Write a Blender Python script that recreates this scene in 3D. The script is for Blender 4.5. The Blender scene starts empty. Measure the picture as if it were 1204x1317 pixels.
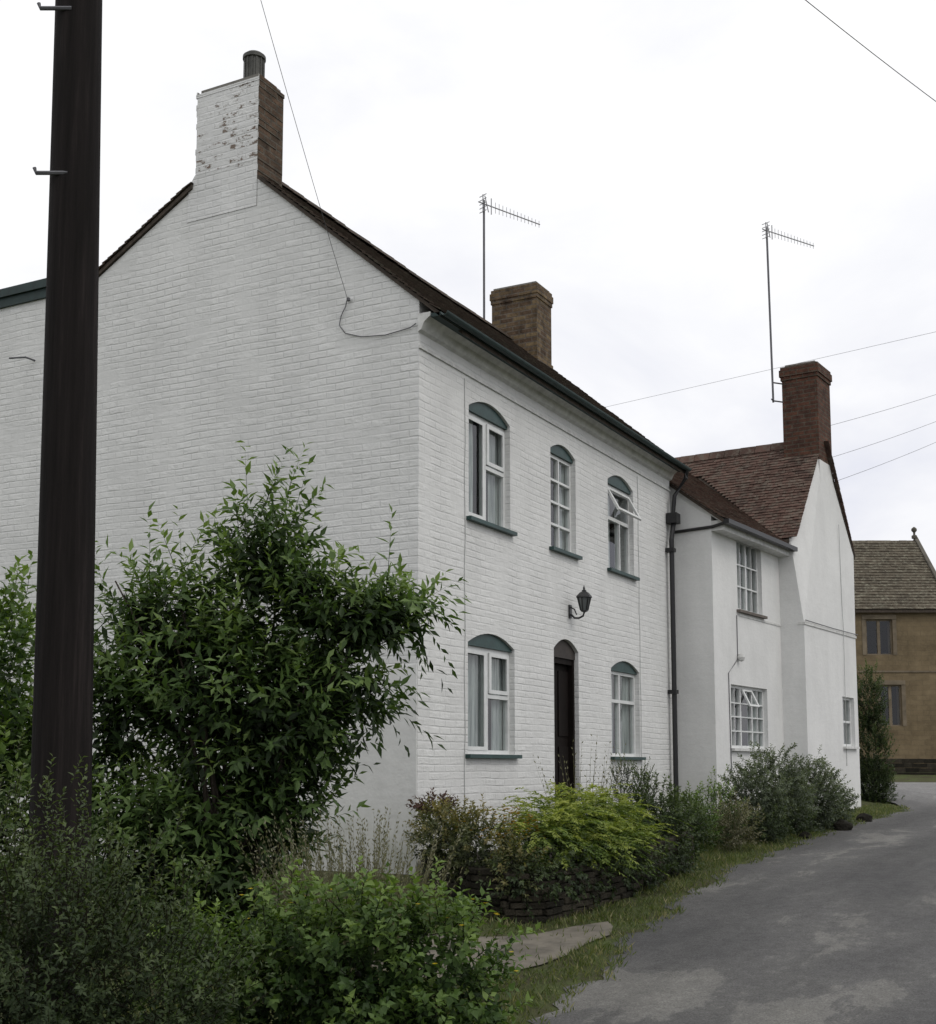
import bpy, bmesh, math, random
import numpy as np
from mathutils import Vector
random.seed(7)
scene=bpy.context.scene
V=Vector
# ---------------------------------------------------------------- materials
def newmat(name, rough=.8, col=None, metal=0, spec=None):
    m=bpy.data.materials.new(name); m.use_nodes=True
    nt=m.node_tree; b=nt.nodes['Principled BSDF']
    b.inputs['Roughness'].default_value=rough
    b.inputs['Metallic'].default_value=metal
    if col: b.inputs['Base Color'].default_value=(*col,1)
    if spec is not None: b.inputs['Specular IOR Level'].default_value=spec
    return m,nt,b
def N(nt,t,**kw):
    n=nt.nodes.new(t)
    for k,v in kw.items(): setattr(n,k,v)
    return n
def link(nt,a,b): nt.links.new(a,b)
def math_(nt,op,a,b=None,clamp=False):
    n=N(nt,'ShaderNodeMath',operation=op); n.use_clamp=clamp
    for i,x in enumerate((a,b)):
        if x is None: continue
        if isinstance(x,(int,float)): n.inputs[i].default_value=x
        else: link(nt,x,n.inputs[i])
    return n.outputs[0]
def noise(nt,vec,scale,detail=4,rough=.55,dist=0):
    n=N(nt,'ShaderNodeTexNoise'); n.inputs['Scale'].default_value=scale
    n.inputs['Detail'].default_value=detail; n.inputs['Roughness'].default_value=rough
    n.inputs['Distortion'].default_value=dist
    if vec is not None: link(nt,vec,n.inputs['Vector'])
    return n.outputs['Fac']
def ramp(nt,fac,stops):
    n=N(nt,'ShaderNodeValToRGB'); cr=n.color_ramp
    while len(cr.elements)<len(stops): cr.elements.new(.5)
    for e,(p,c) in zip(cr.elements,stops):
        e.position=p
        e.color=(c,c,c,1) if isinstance(c,(int,float)) else (*c,1)
    link(nt,fac,n.inputs['Fac']); return n.outputs['Color']
def maprange(nt,v,a,b,c,d):
    n=N(nt,'ShaderNodeMapRange')
    for i,x in enumerate((a,b,c,d)): n.inputs[i+1].default_value=x
    link(nt,v,n.inputs[0]); return n.outputs[0]
def mix(nt,fac,a,b,mode='MIX'):
    n=N(nt,'ShaderNodeMix',data_type='RGBA',blend_type=mode)
    for idx,x in ((0,fac),(6,a),(7,b)):
        if isinstance(x,(int,float)): n.inputs[idx].default_value=x
        elif isinstance(x,tuple): n.inputs[idx].default_value=(*x,1)
        else: link(nt,x,n.inputs[idx])
    return n.outputs[2]
def vscale(nt,vec,s):
    n=N(nt,'ShaderNodeMapping'); n.inputs['Scale'].default_value=s; link(nt,vec,n.inputs['Vector']); return n.outputs[0]
def pos(nt): return N(nt,'ShaderNodeNewGeometry').outputs['Position']
def wallcoords(nt,dist=.02):
    g=N(nt,'ShaderNodeNewGeometry'); s=N(nt,'ShaderNodeSeparateXYZ'); link(nt,g.outputs['Position'],s.inputs[0])
    n=N(nt,'ShaderNodeSeparateXYZ'); link(nt,g.outputs['True Normal'],n.inputs[0])
    gt=math_(nt,'GREATER_THAN',math_(nt,'ABSOLUTE',n.outputs[0]),.6)
    d=math_(nt,'SUBTRACT',s.outputs[1],s.outputs[0])
    u=math_(nt,'ADD',s.outputs[0],math_(nt,'MULTIPLY',gt,d))
    nz=noise(nt,g.outputs['Position'],.9,2)
    nz2=noise(nt,g.outputs['Position'],5,2)
    w=math_(nt,'MULTIPLY',math_(nt,'SUBTRACT',nz,.5),dist*3)
    w2=math_(nt,'MULTIPLY',math_(nt,'SUBTRACT',nz2,.5),dist*.8)
    z=math_(nt,'ADD',math_(nt,'ADD',s.outputs[2],w),w2)
    c=N(nt,'ShaderNodeCombineXYZ'); link(nt,u,c.inputs[0]); link(nt,z,c.inputs[1])
    return c.outputs[0],g.outputs['Position'],s.outputs[2]
def bricktex(nt,uv,c1,c2,m,bw=.23,rh=.078,ms=.012,smooth=.5):
    n=N(nt,'ShaderNodeTexBrick')
    link(nt,uv,n.inputs['Vector'])
    n.inputs['Color1'].default_value=(*c1,1); n.inputs['Color2'].default_value=(*c2,1); n.inputs['Mortar'].default_value=(*m,1)
    n.inputs['Scale'].default_value=1; n.inputs['Mortar Size'].default_value=ms; n.inputs['Mortar Smooth'].default_value=smooth
    n.inputs['Brick Width'].default_value=bw; n.inputs['Row Height'].default_value=rh
    return n
def bump(nt,b,h,dist=.01,strength=.6):
    n=N(nt,'ShaderNodeBump'); n.inputs['Distance'].default_value=dist; n.inputs['Strength'].default_value=strength
    link(nt,h,n.inputs['Height']); link(nt,n.outputs[0],b.inputs['Normal'])

def paint_brick(name,brick=True,col=(.725,.725,.71),flake=False):
    m,nt,b=newmat(name,.7,spec=.3)
    uv,p,z=wallcoords(nt,.016)
    st=noise(nt,vscale(nt,p,(1.2,1.2,.8)),1.2,5,.6)
    stain=ramp(nt,st,[(.3,.90),(.62,1.0)])
    streak=ramp(nt,noise(nt,vscale(nt,p,(5,5,.5)),1.0,4,.6),[(.35,.97),(.6,1.0)])
    fine=ramp(nt,noise(nt,p,22,3),[(.3,.96),(.6,1.0)])
    c=mix(nt,1.0,stain,col,'MULTIPLY'); c=mix(nt,1.0,c,fine,'MULTIPLY'); c=mix(nt,1.0,c,streak,'MULTIPLY')
    low=maprange(nt,z,.0,.7,.6,0)
    lowf=math_(nt,'MULTIPLY',low,ramp(nt,noise(nt,p,4,4),[(.35,.2),(.65,1.)]))
    c=mix(nt,lowf,c,(.36,.37,.30))
    if brick:
        bt=bricktex(nt,uv,(.0,.0,.0),(1,1,1),(0,0,0),smooth=.7,ms=.012)
        f=bt.outputs['Fac']
        patch=ramp(nt,noise(nt,p,1.9,5,.7),[(.40,.10),(.60,1.0)])
        h=math_(nt,'MULTIPLY',math_(nt,'SUBTRACT',1.0,f),math_(nt,'MULTIPLY',patch,.55))
        sep=N(nt,'ShaderNodeSeparateColor'); link(nt,bt.outputs['Color'],sep.inputs[0])
        h=math_(nt,'ADD',h,math_(nt,'MULTIPLY',math_(nt,'MULTIPLY',sep.outputs[0],1.3),patch))
        st2=noise(nt,vscale(nt,uv,(2.4,12.8,1)),1.0,2,.5)
        ledge=ramp(nt,st2,[(.52,0.0),(.64,1.0)])
        h=math_(nt,'ADD',h,math_(nt,'MULTIPLY',ledge,.35))
        h=math_(nt,'ADD',h,math_(nt,'MULTIPLY',noise(nt,p,16,4),.55))
        c=mix(nt,math_(nt,'MULTIPLY',f,math_(nt,'MULTIPLY',patch,.15)),c,(.40,.41,.41))
        c=mix(nt,1.0,c,ramp(nt,sep.outputs[0],[(0,.95),(1,1.0)]),'MULTIPLY')
        if flake:
            bt2=bricktex(nt,uv,(.14,.08,.06),(.19,.15,.12),(.24,.23,.21))
            fl=noise(nt,vscale(nt,p,(1,6,13)),1.5,5,.7)
            bias=maprange(nt,z,8.0,8.8,.055,-.015)
            fl2=math_(nt,'ADD',math_(nt,'ADD',fl,math_(nt,'MULTIPLY',math_(nt,'SUBTRACT',sep.outputs[0],.5),.16)),bias)
            mk=math_(nt,'MULTIPLY',ramp(nt,fl2,[(.63,0.0),(.645,1.0)]),maprange(nt,z,7.78,7.86,0,1))
            gr=math_(nt,'MULTIPLY',ramp(nt,fl2,[(.55,0.0),(.62,.45)]),maprange(nt,z,7.78,7.86,0,1))
            c=mix(nt,gr,c,(.36,.35,.33))
            c=mix(nt,mk,c,bt2.outputs['Color'])
            h=math_(nt,'SUBTRACT',h,math_(nt,'MULTIPLY',mk,.8))
        bump(nt,b,h,.009,.5)
    else:
        h=math_(nt,'ADD',noise(nt,p,2.5,4),math_(nt,'MULTIPLY',noise(nt,p,40,3),.12))
        h=math_(nt,'ADD',h,math_(nt,'MULTIPLY',noise(nt,vscale(nt,p,(2,2,11)),1,3),.25))
        bump(nt,b,h,.03,.4)
    link(nt,c,b.inputs['Base Color'])
    return m
M={}
M['wall']=paint_brick('painted_brick')
M['render']=paint_brick('painted_render',False)
M['flake']=paint_brick('flaking_painted_brick',True,(.74,.74,.73),True)
def brickmat(name,c1,c2,mo,dark=.5):
    m,nt,b=newmat(name,.9,spec=.2); uv,p,z=wallcoords(nt,.006)
    bt=bricktex(nt,uv,c1,c2,mo,smooth=.2)
    n=ramp(nt,noise(nt,p,7,5,.7),[(.3,dark),(.65,1.15)])
    c=mix(nt,1.0,bt.outputs['Color'],n,'MULTIPLY'); link(nt,c,b.inputs['Base Color'])
    h=math_(nt,'ADD',math_(nt,'SUBTRACT',1.0,bt.outputs['Fac']),noise(nt,p,40,3)); bump(nt,b,h,.01,.8)
    return m
M['brick']=brickmat('weathered_brick',(.12,.078,.052),(.085,.06,.042),(.11,.095,.075),.45)
M['brick_buff']=brickmat('buff_brick',(.20,.145,.08),(.10,.065,.042),(.14,.115,.09),.35)
M['brick_red']=brickmat('dark_red_brick',(.125,.058,.038),(.08,.042,.032),(.10,.08,.06),.45)
def tilemat(name,stops,lich=(.30,.29,.2),la=.56,rs=2.2):
    m,nt,b=newmat(name,.9,spec=.2); a=N(nt,'ShaderNodeAttribute',attribute_name='tint')
    p=pos(nt)
    f=math_(nt,'ADD',math_(nt,'MULTIPLY',a.outputs['Fac'],.22),math_(nt,'MULTIPLY',noise(nt,p,rs,6,.7),.78))
    c=ramp(nt,f,stops)
    l=ramp(nt,noise(nt,p,7,6,.75),[(la,0.0),(la+.13,.75)])
    c=mix(nt,l,c,lich); link(nt,c,b.inputs['Base Color'])
    bump(nt,b,noise(nt,p,50,3),.006,.6)
    return m
M['tile']=tilemat('clay_roof_tile',[(.32,(.055,.037,.030)),(.5,(.095,.058,.046)),(.66,(.135,.084,.067))],(.145,.125,.10),.48,3)
M['tileold']=tilemat('old_mossy_roof_tile',[(.25,(.030,.023,.018)),(.5,(.055,.040,.031)),(.75,(.085,.060,.045))],(.08,.076,.055),.5)
M['slate']=tilemat('stone_roof_slate',[(.25,(.05,.042,.032)),(.5,(.09,.076,.056)),(.75,(.13,.11,.082))],(.22,.21,.16),.50)
def simple(name,col,rough=.6,var=.25,sc=9,metal=0,bmp=.3,spec=None):
    m,nt,b=newmat(name,rough,metal=metal,spec=spec); p=pos(nt)
    f=ramp(nt,noise(nt,p,sc,5,.6),[(.3,1-var),(.7,1+var*.4)])
    c=mix(nt,1.0,f,col,'MULTIPLY'); link(nt,c,b.inputs['Base Color'])
    if bmp: bump(nt,b,noise(nt,p,sc*4,3),.004,bmp)
    return m
M['teal']=simple('green_gloss_paint',(.019,.054,.050),.5,.35)
M['gutterpaint']=simple('dark_green_gutter_paint',(.014,.034,.032),.65,.4)
M['white']=simple('white_gloss_paint',(.66,.67,.66),.4,.14)
M['cream']=simple('weathered_white_board',(.62,.62,.60),.6,.25)
M['door']=simple('dark_stained_door',(.009,.006,.005),.75,.4,spec=.15)
M['doorarch']=simple('brown_board',(.040,.031,.026),.7,.4)
M['black']=simple('black_iron',(.010,.010,.011),.45,.3)
M['dark']=simple('dark_interior',(.02,.02,.022),.95,.2,bmp=0)  # room cavities coloured near black, standing in for unlit interiors
M['brownsill']=simple('brown_tile_sill',(.13,.11,.095),.8,.3)
M['deck']=simple('verge_brick_and_mortar',(.065,.050,.038),.9,.5,14)
M['wire']=simple('cable_grey',(.12,.12,.13),.6,.1,bmp=0)
M['wirewhite']=simple('cable_painted',(.42,.43,.42),.6,.1,bmp=0)
M['metal']=simple('galvanised_metal',(.12,.12,.13),.6,.3,metal=.2)
M['potmetal']=simple('chimney_cowl_metal',(.07,.07,.062),.6,.4,metal=.2)
M['antenna']=simple('aluminium_aerial',(.33,.33,.34),.5,.2,metal=.3,bmp=0)
M['mortar']=simple('flaunching_mortar',(.20,.19,.17),.9,.3)
m,nt,b=newmat('creosoted_pole',.85,spec=.12); p=pos(nt)
s1=noise(nt,vscale(nt,p,(14,14,.6)),1.5,6,.7)
c=ramp(nt,s1,[(.3,(.007,.006,.0055)),(.55,(.014,.0115,.011)),(.75,(.030,.024,.023))]); link(nt,c,b.inputs['Base Color']); bump(nt,b,s1,.012,.8); M['pole']=m
# glass
m=bpy.data.materials.new('window_glass'); m.use_nodes=True; nt=m.node_tree; nt.nodes.remove(nt.nodes['Principled BSDF'])
tr=N(nt,'ShaderNodeBsdfTransparent'); tr.inputs[0].default_value=(.82,.86,.85,1)
gl=N(nt,'ShaderNodeBsdfGlossy'); gl.inputs['Roughness'].default_value=.03; gl.inputs['Color'].default_value=(.9,.9,.9,1)
lw=N(nt,'ShaderNodeLayerWeight'); lw.inputs[0].default_value=.5
fb=N(nt,'ShaderNodeBump'); fb.inputs['Distance'].default_value=.002; link(nt,noise(nt,pos(nt),3,2),fb.inputs['Height']); link(nt,fb.outputs[0],gl.inputs['Normal'])
fac=math_(nt,'ADD',math_(nt,'MULTIPLY',math_(nt,'POWER',lw.outputs['Facing'],4.0),.75),.05)
mx=N(nt,'ShaderNodeMixShader'); link(nt,fac,mx.inputs[0]); link(nt,tr.outputs[0],mx.inputs[1]); link(nt,gl.outputs[0],mx.inputs[2])
link(nt,mx.outputs[0],nt.nodes['Material Output'].inputs[0]); M['glass']=m
m,nt,b=newmat('net_curtain',.95); c=ramp(nt,noise(nt,vscale(nt,pos(nt),(26,26,2)),1,4),[(.35,(.22,.24,.24)),(.7,(.58,.60,.59))]); link(nt,c,b.inputs['Base Color']); M['curtain']=m
M['lampglass']=simple('lantern_glass',(.12,.13,.13),.15,.2,bmp=0)
# asphalt
m,nt,b=newmat('asphalt',.85,spec=.25); p=pos(nt)
big=noise(nt,vscale(nt,p,(.4,1.0,1)),.8,10,.66,.2)
c=ramp(nt,big,[(.36,(.082,.081,.081)),(.50,(.110,.108,.106)),(.56,(.122,.120,.116)),(.585,(.172,.168,.158)),(.7,(.20,.195,.18))])
tr_=noise(nt,vscale(nt,p,(.10,1.3,1)),1.0,4,.6)
c=mix(nt,1.0,c,ramp(nt,tr_,[(.38,.84),(.6,1.08)]),'MULTIPLY')
sx=N(nt,'ShaderNodeSeparateXYZ'); link(nt,p,sx.inputs[0])
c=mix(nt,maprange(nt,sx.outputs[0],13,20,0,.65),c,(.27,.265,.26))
c=mix(nt,1.0,c,ramp(nt,noise(nt,p,70,4,.85),[(.3,.50),(.5,1.0),(.7,1.55)]),'MULTIPLY')
c=mix(nt,1.0,c,ramp(nt,noise(nt,p,9,6,.8),[(.35,.82),(.65,1.15)]),'MULTIPLY')
link(nt,c,b.inputs['Base Color'])
bump(nt,b,math_(nt,'ADD',noise(nt,p,80,4,.85),math_(nt,'MULTIPLY',noise(nt,p,6,5),1.2)),.018,.8); M['asphalt']=m
# ground
m,nt,b=newmat('grass_and_soil',.95,spec=.15); p=pos(nt)
c=ramp(nt,noise(nt,p,2.2,6,.7),[(.3,(.07,.06,.04)),(.48,(.085,.09,.042)),(.62,(.09,.115,.04)),(.75,(.17,.155,.09))])
c=mix(nt,1.0,c,ramp(nt,noise(nt,p,45,4,.8),[(.3,.55),(.7,1.3)]),'MULTIPLY')
link(nt,c,b.inputs['Base Color']); bump(nt,b,noise(nt,p,40,4,.8),.03,.9); M['ground']=m
M['soil']=simple('dark_soil',(.035,.026,.018),.95,.5,12,bmp=.9)
M['path']=simple('worn_concrete',(.155,.138,.11),.9,.6,3.5,bmp=.9)
def stonemat(name,stops,sc=3):
    m,nt,b=newmat(name,.92,spec=.2); p=pos(nt); a=N(nt,'ShaderNodeAttribute',attribute_name='tint')
    f=math_(nt,'ADD',math_(nt,'MULTIPLY',a.outputs['Fac'],.35),math_(nt,'MULTIPLY',noise(nt,p,sc,6,.7),.65))
    link(nt,ramp(nt,f,stops),b.inputs['Base Color']); bump(nt,b,noise(nt,p,sc*6,5,.7),.04,1); return m
M['stone']=stonemat('shaded_dark_stone',[(.3,(.015,.014,.010)),(.5,(.032,.028,.020)),(.7,(.062,.054,.04))],6)  # stone colour darkened to carry the shade on the bed wall
m,nt,b=newmat('ochre_stone_wall',.9,spec=.2); uv,p,z=wallcoords(nt,.05)
bt=bricktex(nt,uv,(.185,.142,.085),(.155,.118,.070),(.145,.112,.07),.40,.17,.02,1.0)
c=mix(nt,1.0,bt.outputs['Color'],ramp(nt,noise(nt,p,1.1,7,.75),[(.3,.65),(.65,1.2)]),'MULTIPLY'); link(nt,c,b.inputs['Base Color'])
bump(nt,b,noise(nt,p,6,5),.02,.6); M['ochre']=m
M['ochretrim']=simple('stone_dressing',(.18,.145,.10),.9,.4,3)
M['coping']=simple('weathered_coping_stone',(.11,.10,.08),.9,.4,3)
def leafmat(name,stops,trans=.3,rough=.5):
    m=bpy.data.materials.new(name); m.use_nodes=True; nt=m.node_tree; b=nt.nodes['Principled BSDF']
    a=N(nt,'ShaderNodeAttribute',attribute_name='tint')
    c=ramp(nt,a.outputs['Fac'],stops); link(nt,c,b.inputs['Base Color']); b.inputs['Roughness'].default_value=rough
    b.inputs['Specular IOR Level'].default_value=.25
    t=N(nt,'ShaderNodeBsdfTranslucent'); link(nt,mix(nt,1.0,c,(1.5,1.6,.7),'MULTIPLY'),t.inputs[0])
    mx=N(nt,'ShaderNodeMixShader'); mx.inputs[0].default_value=trans; link(nt,b.outputs[0],mx.inputs[1]); link(nt,t.outputs[0],mx.inputs[2])
    link(nt,mx.outputs[0],nt.nodes['Material Output'].inputs[0]); return m
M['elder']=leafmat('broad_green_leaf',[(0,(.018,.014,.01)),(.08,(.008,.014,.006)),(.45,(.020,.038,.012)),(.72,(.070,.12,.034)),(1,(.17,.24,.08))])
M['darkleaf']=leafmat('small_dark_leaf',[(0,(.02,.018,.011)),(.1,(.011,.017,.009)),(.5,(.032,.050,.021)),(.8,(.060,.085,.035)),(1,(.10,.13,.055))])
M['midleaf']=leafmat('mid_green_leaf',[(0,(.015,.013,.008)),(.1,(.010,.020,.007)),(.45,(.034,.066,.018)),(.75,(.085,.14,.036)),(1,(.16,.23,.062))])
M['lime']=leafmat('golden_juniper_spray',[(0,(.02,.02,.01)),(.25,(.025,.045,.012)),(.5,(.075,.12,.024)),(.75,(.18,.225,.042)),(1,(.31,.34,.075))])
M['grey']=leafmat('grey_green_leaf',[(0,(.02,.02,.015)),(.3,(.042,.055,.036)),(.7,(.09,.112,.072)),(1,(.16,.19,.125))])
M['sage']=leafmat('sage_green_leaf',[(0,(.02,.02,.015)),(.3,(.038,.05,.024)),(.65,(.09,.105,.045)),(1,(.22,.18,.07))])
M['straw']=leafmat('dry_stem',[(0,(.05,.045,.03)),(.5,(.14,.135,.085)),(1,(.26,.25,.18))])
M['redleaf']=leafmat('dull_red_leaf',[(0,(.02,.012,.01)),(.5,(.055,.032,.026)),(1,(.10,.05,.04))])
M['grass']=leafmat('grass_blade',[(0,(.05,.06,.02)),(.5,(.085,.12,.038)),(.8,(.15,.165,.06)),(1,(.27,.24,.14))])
M['orange']=leafmat('orange_petal',[(0,(.24,.13,.02)),(1,(.38,.24,.04))])
M['yellow']=leafmat('yellow_petal',[(0,(.45,.33,.02)),(1,(.6,.48,.04))])
M['bark']=simple('shrub_bark',(.05,.038,.028),.9,.4,12)
# ---------------------------------------------------------------- mesh building
class Frame:
    def __init__(s,O,A,Bv,C): s.O,s.A,s.B,s.C=V(O),V(A),V(Bv),V(C)
    def p(s,a,b,c=0): return s.O+s.A*a+s.B*b+s.C*c
WORLD=Frame((0,0,0),(1,0,0),(0,1,0),(0,0,1))
F1=Frame((0,0,0),(1,0,0),(0,0,1),(0,-1,0))      # cottage front
G1=Frame((0,0,0),(0,1,0),(0,0,1),(-1,0,0))      # cottage gable
F2=Frame((10.89,-.94,0),(.9956,-.0941,0),(0,0,1),(-.0941,-.9956,0))
class B:
    def __init__(s): s.v=[];s.f=[];s.m=[];s.t=[];s.tn=.5
    def add(s,vs,fs,mi=0):
        o=len(s.v); s.v+= [tuple(x) for x in vs]; s.t+=[s.tn]*len(vs)
        s.f+=[tuple(i+o for i in f) for f in fs]; s.m+=[mi]*len(fs)
    def box(s,fr,a0,a1,b0,b1,c0,c1,mi=0):
        vs=[fr.p(a,b,c) for c in (c0,c1) for b in (b0,b1) for a in (a0,a1)]
        s.add(vs,[(0,1,3,2),(4,6,7,5),(0,4,5,1),(2,3,7,6),(0,2,6,4),(1,5,7,3)],mi)
    def prism(s,fr,poly,c0,c1,mi=0):
        n=len(poly); vs=[fr.p(a,b,c0) for a,b in poly]+[fr.p(a,b,c1) for a,b in poly]
        s.add(vs,[tuple(range(n-1,-1,-1)),tuple(range(n,2*n))]+[(i,(i+1)%n,n+(i+1)%n,n+i) for i in range(n)],mi)
    def tube(s,pts,r,seg=6,mi=0,r2=None):
        pts=[V(p) for p in pts]; n=len(pts); rings=[]
        for i,p in enumerate(pts):
            d=(pts[min(i+1,n-1)]-pts[max(i-1,0)]).normalized()
            up=V((0,0,1)) if abs(d.z)<.9 else V((1,0,0))
            x=d.cross(up).normalized(); y=x.cross(d)
            rr=r if r2 is None else r+(r2-r)*i/(n-1)
            rings+=[p+x*rr*math.cos(2*math.pi*k/seg)+y*rr*math.sin(2*math.pi*k/seg) for k in range(seg)]
        fs=[(i*seg+k,i*seg+(k+1)%seg,(i+1)*seg+(k+1)%seg,(i+1)*seg+k) for i in range(n-1) for k in range(seg)]
        fs+=[tuple(range(seg-1,-1,-1)),tuple((n-1)*seg+k for k in range(seg))]
        s.add(rings,fs,mi)
    def lathe(s,c,prof,seg=16,mi=0):
        c=V(c); vs=[c+V((r*math.cos(2*math.pi*k/seg),r*math.sin(2*math.pi*k/seg),z)) for r,z in prof for k in range(seg)]
        n=len(prof)
        fs=[(i*seg+k,i*seg+(k+1)%seg,(i+1)*seg+(k+1)%seg,(i+1)*seg+k) for i in range(n-1) for k in range(seg)]
        fs+=[tuple(range(seg-1,-1,-1)),tuple((n-1)*seg+k for k in range(seg))]
        s.add(vs,fs,mi)
    def obj(s,name,mats,parent=None,smooth=False,recalc=True,**props):
        me=bpy.data.meshes.new(name); me.from_pydata(s.v,[],s.f)
        for mm in mats: me.materials.append(M[mm])
        me.polygons.foreach_set('material_index',s.m)
        at=me.attributes.new('tint','FLOAT','POINT'); at.data.foreach_set('value',s.t)
        if recalc:
            bm=bmesh.new(); bm.from_mesh(me); bmesh.ops.recalc_face_normals(bm,faces=bm.faces); bm.to_mesh(me); bm.free()
        if smooth: me.polygons.foreach_set('use_smooth',[True]*len(me.polygons))
        me.update()
        o=bpy.data.objects.new(name,me); scene.collection.objects.link(o)
        if parent: o.parent=parent
        for k,v in props.items(): o[k]=v
        return o
def one(fn,name,mats,parent,**kw):
    b=B(); fn(b); return b.obj(name,mats,parent,**kw)
def empty(name,loc,label,category,parent=None,**kw):
    o=bpy.data.objects.new(name,None); scene.collection.objects.link(o); o.location=(0,0,0); o.empty_display_size=.3
    o['label']=label; o['category']=category
    for k,v in kw.items(): o[k]=v
    return o
def boolean(o,cutters):
    for i,cb in enumerate(cutters):
        co=cb.obj('cutter',['dark'] if i==0 else [])
        if i>0: co.data.materials.append(o.data.materials[0])
        md=o.modifiers.new('b','BOOLEAN'); md.operation='DIFFERENCE'; md.object=co; md.solver='EXACT'
        try: md.material_mode='TRANSFER'
        except Exception: pass
        bpy.context.view_layer.update()
        dg=bpy.context.evaluated_depsgraph_get()
        me=bpy.data.meshes.new_from_object(o.evaluated_get(dg))
        o.modifiers.clear(); old=o.data; o.data=me; bpy.data.meshes.remove(old)
        bpy.data.objects.remove(co)
def archpts(a0,a1,b1,b2,n=12):
    return [(a0+(a1-a0)*i/n, b1+(b2-b1)*(1-((2*i/n)-1)**2)) for i in range(n+1)]
def openpoly(a0,a1,b0,b1,b2):
    if b2<=b1: return [(a0,b0),(a1,b0),(a1,b1),(a0,b1)]
    return [(a0,b0),(a1,b0)]+archpts(a0,a1,b1,b2)[::-1]
def tiles(b,O,U,Vv,Nn,width,length,tw,ex,inside=None,th=.013,sag=0):
    O,U,Vv,Nn=V(O),V(U).normalized(),V(Vv).normalized(),V(Nn).normalized()
    rows=int(length/ex); cols=int(width/tw)+1
    for i in range(rows):
        for j in range(-1,cols+1):
            u0=(j+(.5 if i%2 else 0))*tw+random.uniform(-.004,.004); u1=u0+tw-.005
            u0=max(u0,0); u1=min(u1,width)
            if u1-u0<.03: continue
            v0=i*ex+random.uniform(-.008,.008); v1=v0+ex*1.5
            v1=min(v1,length+.02)
            if inside and not inside((u0+u1)/2,(i+.5)*ex): continue
            sg=-sag*math.sin(math.pi*min(1,max(0,u0/width)))+random.uniform(-.003,.005)
            lf=th*1.7+sg; lt=th*.2+sg
            vs=[]
            for (u,v,l) in ((u0,v0,lf),(u1,v0,lf+random.uniform(-.004,.004)),(u1,v1,lt),(u0,v1,lt)):
                vs.append(O+U*u+Vv*v+Nn*l)
            top=[x+Nn*th for x in vs]
            b.tn=random.random()
            b.add(vs+top,[(4,5,6,7),(0,3,2,1),(0,1,5,4),(1,2,6,5),(3,0,4,7)],0)
    b.tn=.5
# ---------------------------------------------------------------- ground heights
KX=[(-400,-.9),(-11,-.65),(-4,-.5),(-.5,-.3),(2.5,-.1),(9,.05),(14,.18),(20,.37),(27.5,.5),(31,.85),(36,.95),(60,1.0),(900,1.0)]
def lerpk(K,x):
    if x<=K[0][0]: return K[0][1]
    for (x0,y0),(x1,y1) in zip(K,K[1:]):
        if x<=x1: return y0+(y1-y0)*(x-x0)/(x1-x0)
    return K[-1][1]
def sst(a,b,x):
    t=min(1,max(0,(x-a)/(b-a))); return t*t*(3-2*t)
def zg(x,y):
    return lerpk(KX,x)+.2*sst(-2.0,-.6,y)*(1-sst(18,26,x))
XL=[-400,-200,-100,-50]+[-30+.5*i for i in range(0,141)]+[50,60,90,150,300,600,900]
YL=[-600,-200,-80,-40,-20,-12,-9]+[-6,-4.5,-3.5,-2.5,-2,-1.7,-1.4,-1.1,-.8,-.5,0,2,5,10,20,40,80,200,600]
b=B(); vs=[(x,y,zg(x,y)) for x in XL for y in YL]; ny=len(YL)
b.add(vs,[(i*ny+j,(i+1)*ny+j,(i+1)*ny+j+1,i*ny+j+1) for i in range(len(XL)-1) for j in range(ny-1)])
b.obj('ground',['ground'],smooth=True,kind='structure',label='grassy sloping ground beside the lane')
KE=[(-400,-3.6),(-6,-3.45),(-4,-3.2),(-.5,-2.62),(2.5,-2.4),(9,-2.2),(13.5,-2.4),(15,-2.2),(17,-1.0),(20,3),(22,9),(23,24),(27.5,24)]
def edge(x): return lerpk(KE,x)+(.06*math.sin(x*3.1)+.045*math.sin(x*7.3)+.03*math.sin(x*13.7)+.02*math.sin(x*29))
b=B(); xs=[x for x in XL if x<=27.5]; xs=sorted(set(xs+[-8+.0625*i for i in range(0,354)])); rows=[]
for x in xs:
    e=edge(x)
    ys=[-9.6+(e+9.6)*k/8 for k in range(9)]
    rows.append([(x,y,lerpk(KX,x)+.006+ (0.2*sst(-2.0,-.6,y)*(1-sst(18,26,x)) if y>-2 else 0)+(.03 if y>-2 else 0)) for y in ys])
vs=[p for r in rows for p in r]
b.add(vs,[(i*9+j,(i+1)*9+j,(i+1)*9+j+1,i*9+j+1) for i in range(len(xs)-1) for j in range(8)])
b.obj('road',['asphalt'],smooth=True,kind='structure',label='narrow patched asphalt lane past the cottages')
def sheet(name,poly,mat,off,**kw):
    bm=bmesh.new(); vv=[bm.verts.new((x,y,0)) for x,y in poly]; f=bm.faces.new(vv)
    bmesh.ops.triangulate(bm,faces=[f]); bmesh.ops.subdivide_edges(bm,edges=bm.edges[:],cuts=5,use_grid_fill=True)
    for v in bm.verts: v.co.z=zg(v.co.x,v.co.y)+off
    me=bpy.data.meshes.new(name); bm.to_mesh(me); bm.free(); me.materials.append(M[mat])
    o=bpy.data.objects.new(name,me); scene.collection.objects.link(o)
    for k,v in kw.items(): o[k]=v
    return o
pathp=[(-3.3,-2.2),(-2.95,-2.42),(-2.6,-2.54),(-2.2,-2.58),(-1.75,-2.54),(-1.35,-2.58),(-1.0,-2.46),(-.8,-2.34),(-1.1,-2.16),(-1.5,-2.02),(-1.85,-1.75),(-2.3,-1.3),(-3.3,-1.2)]
sheet('path',pathp,'path',.012,kind='structure',label='worn concrete path at the edge of the lane')

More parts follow.
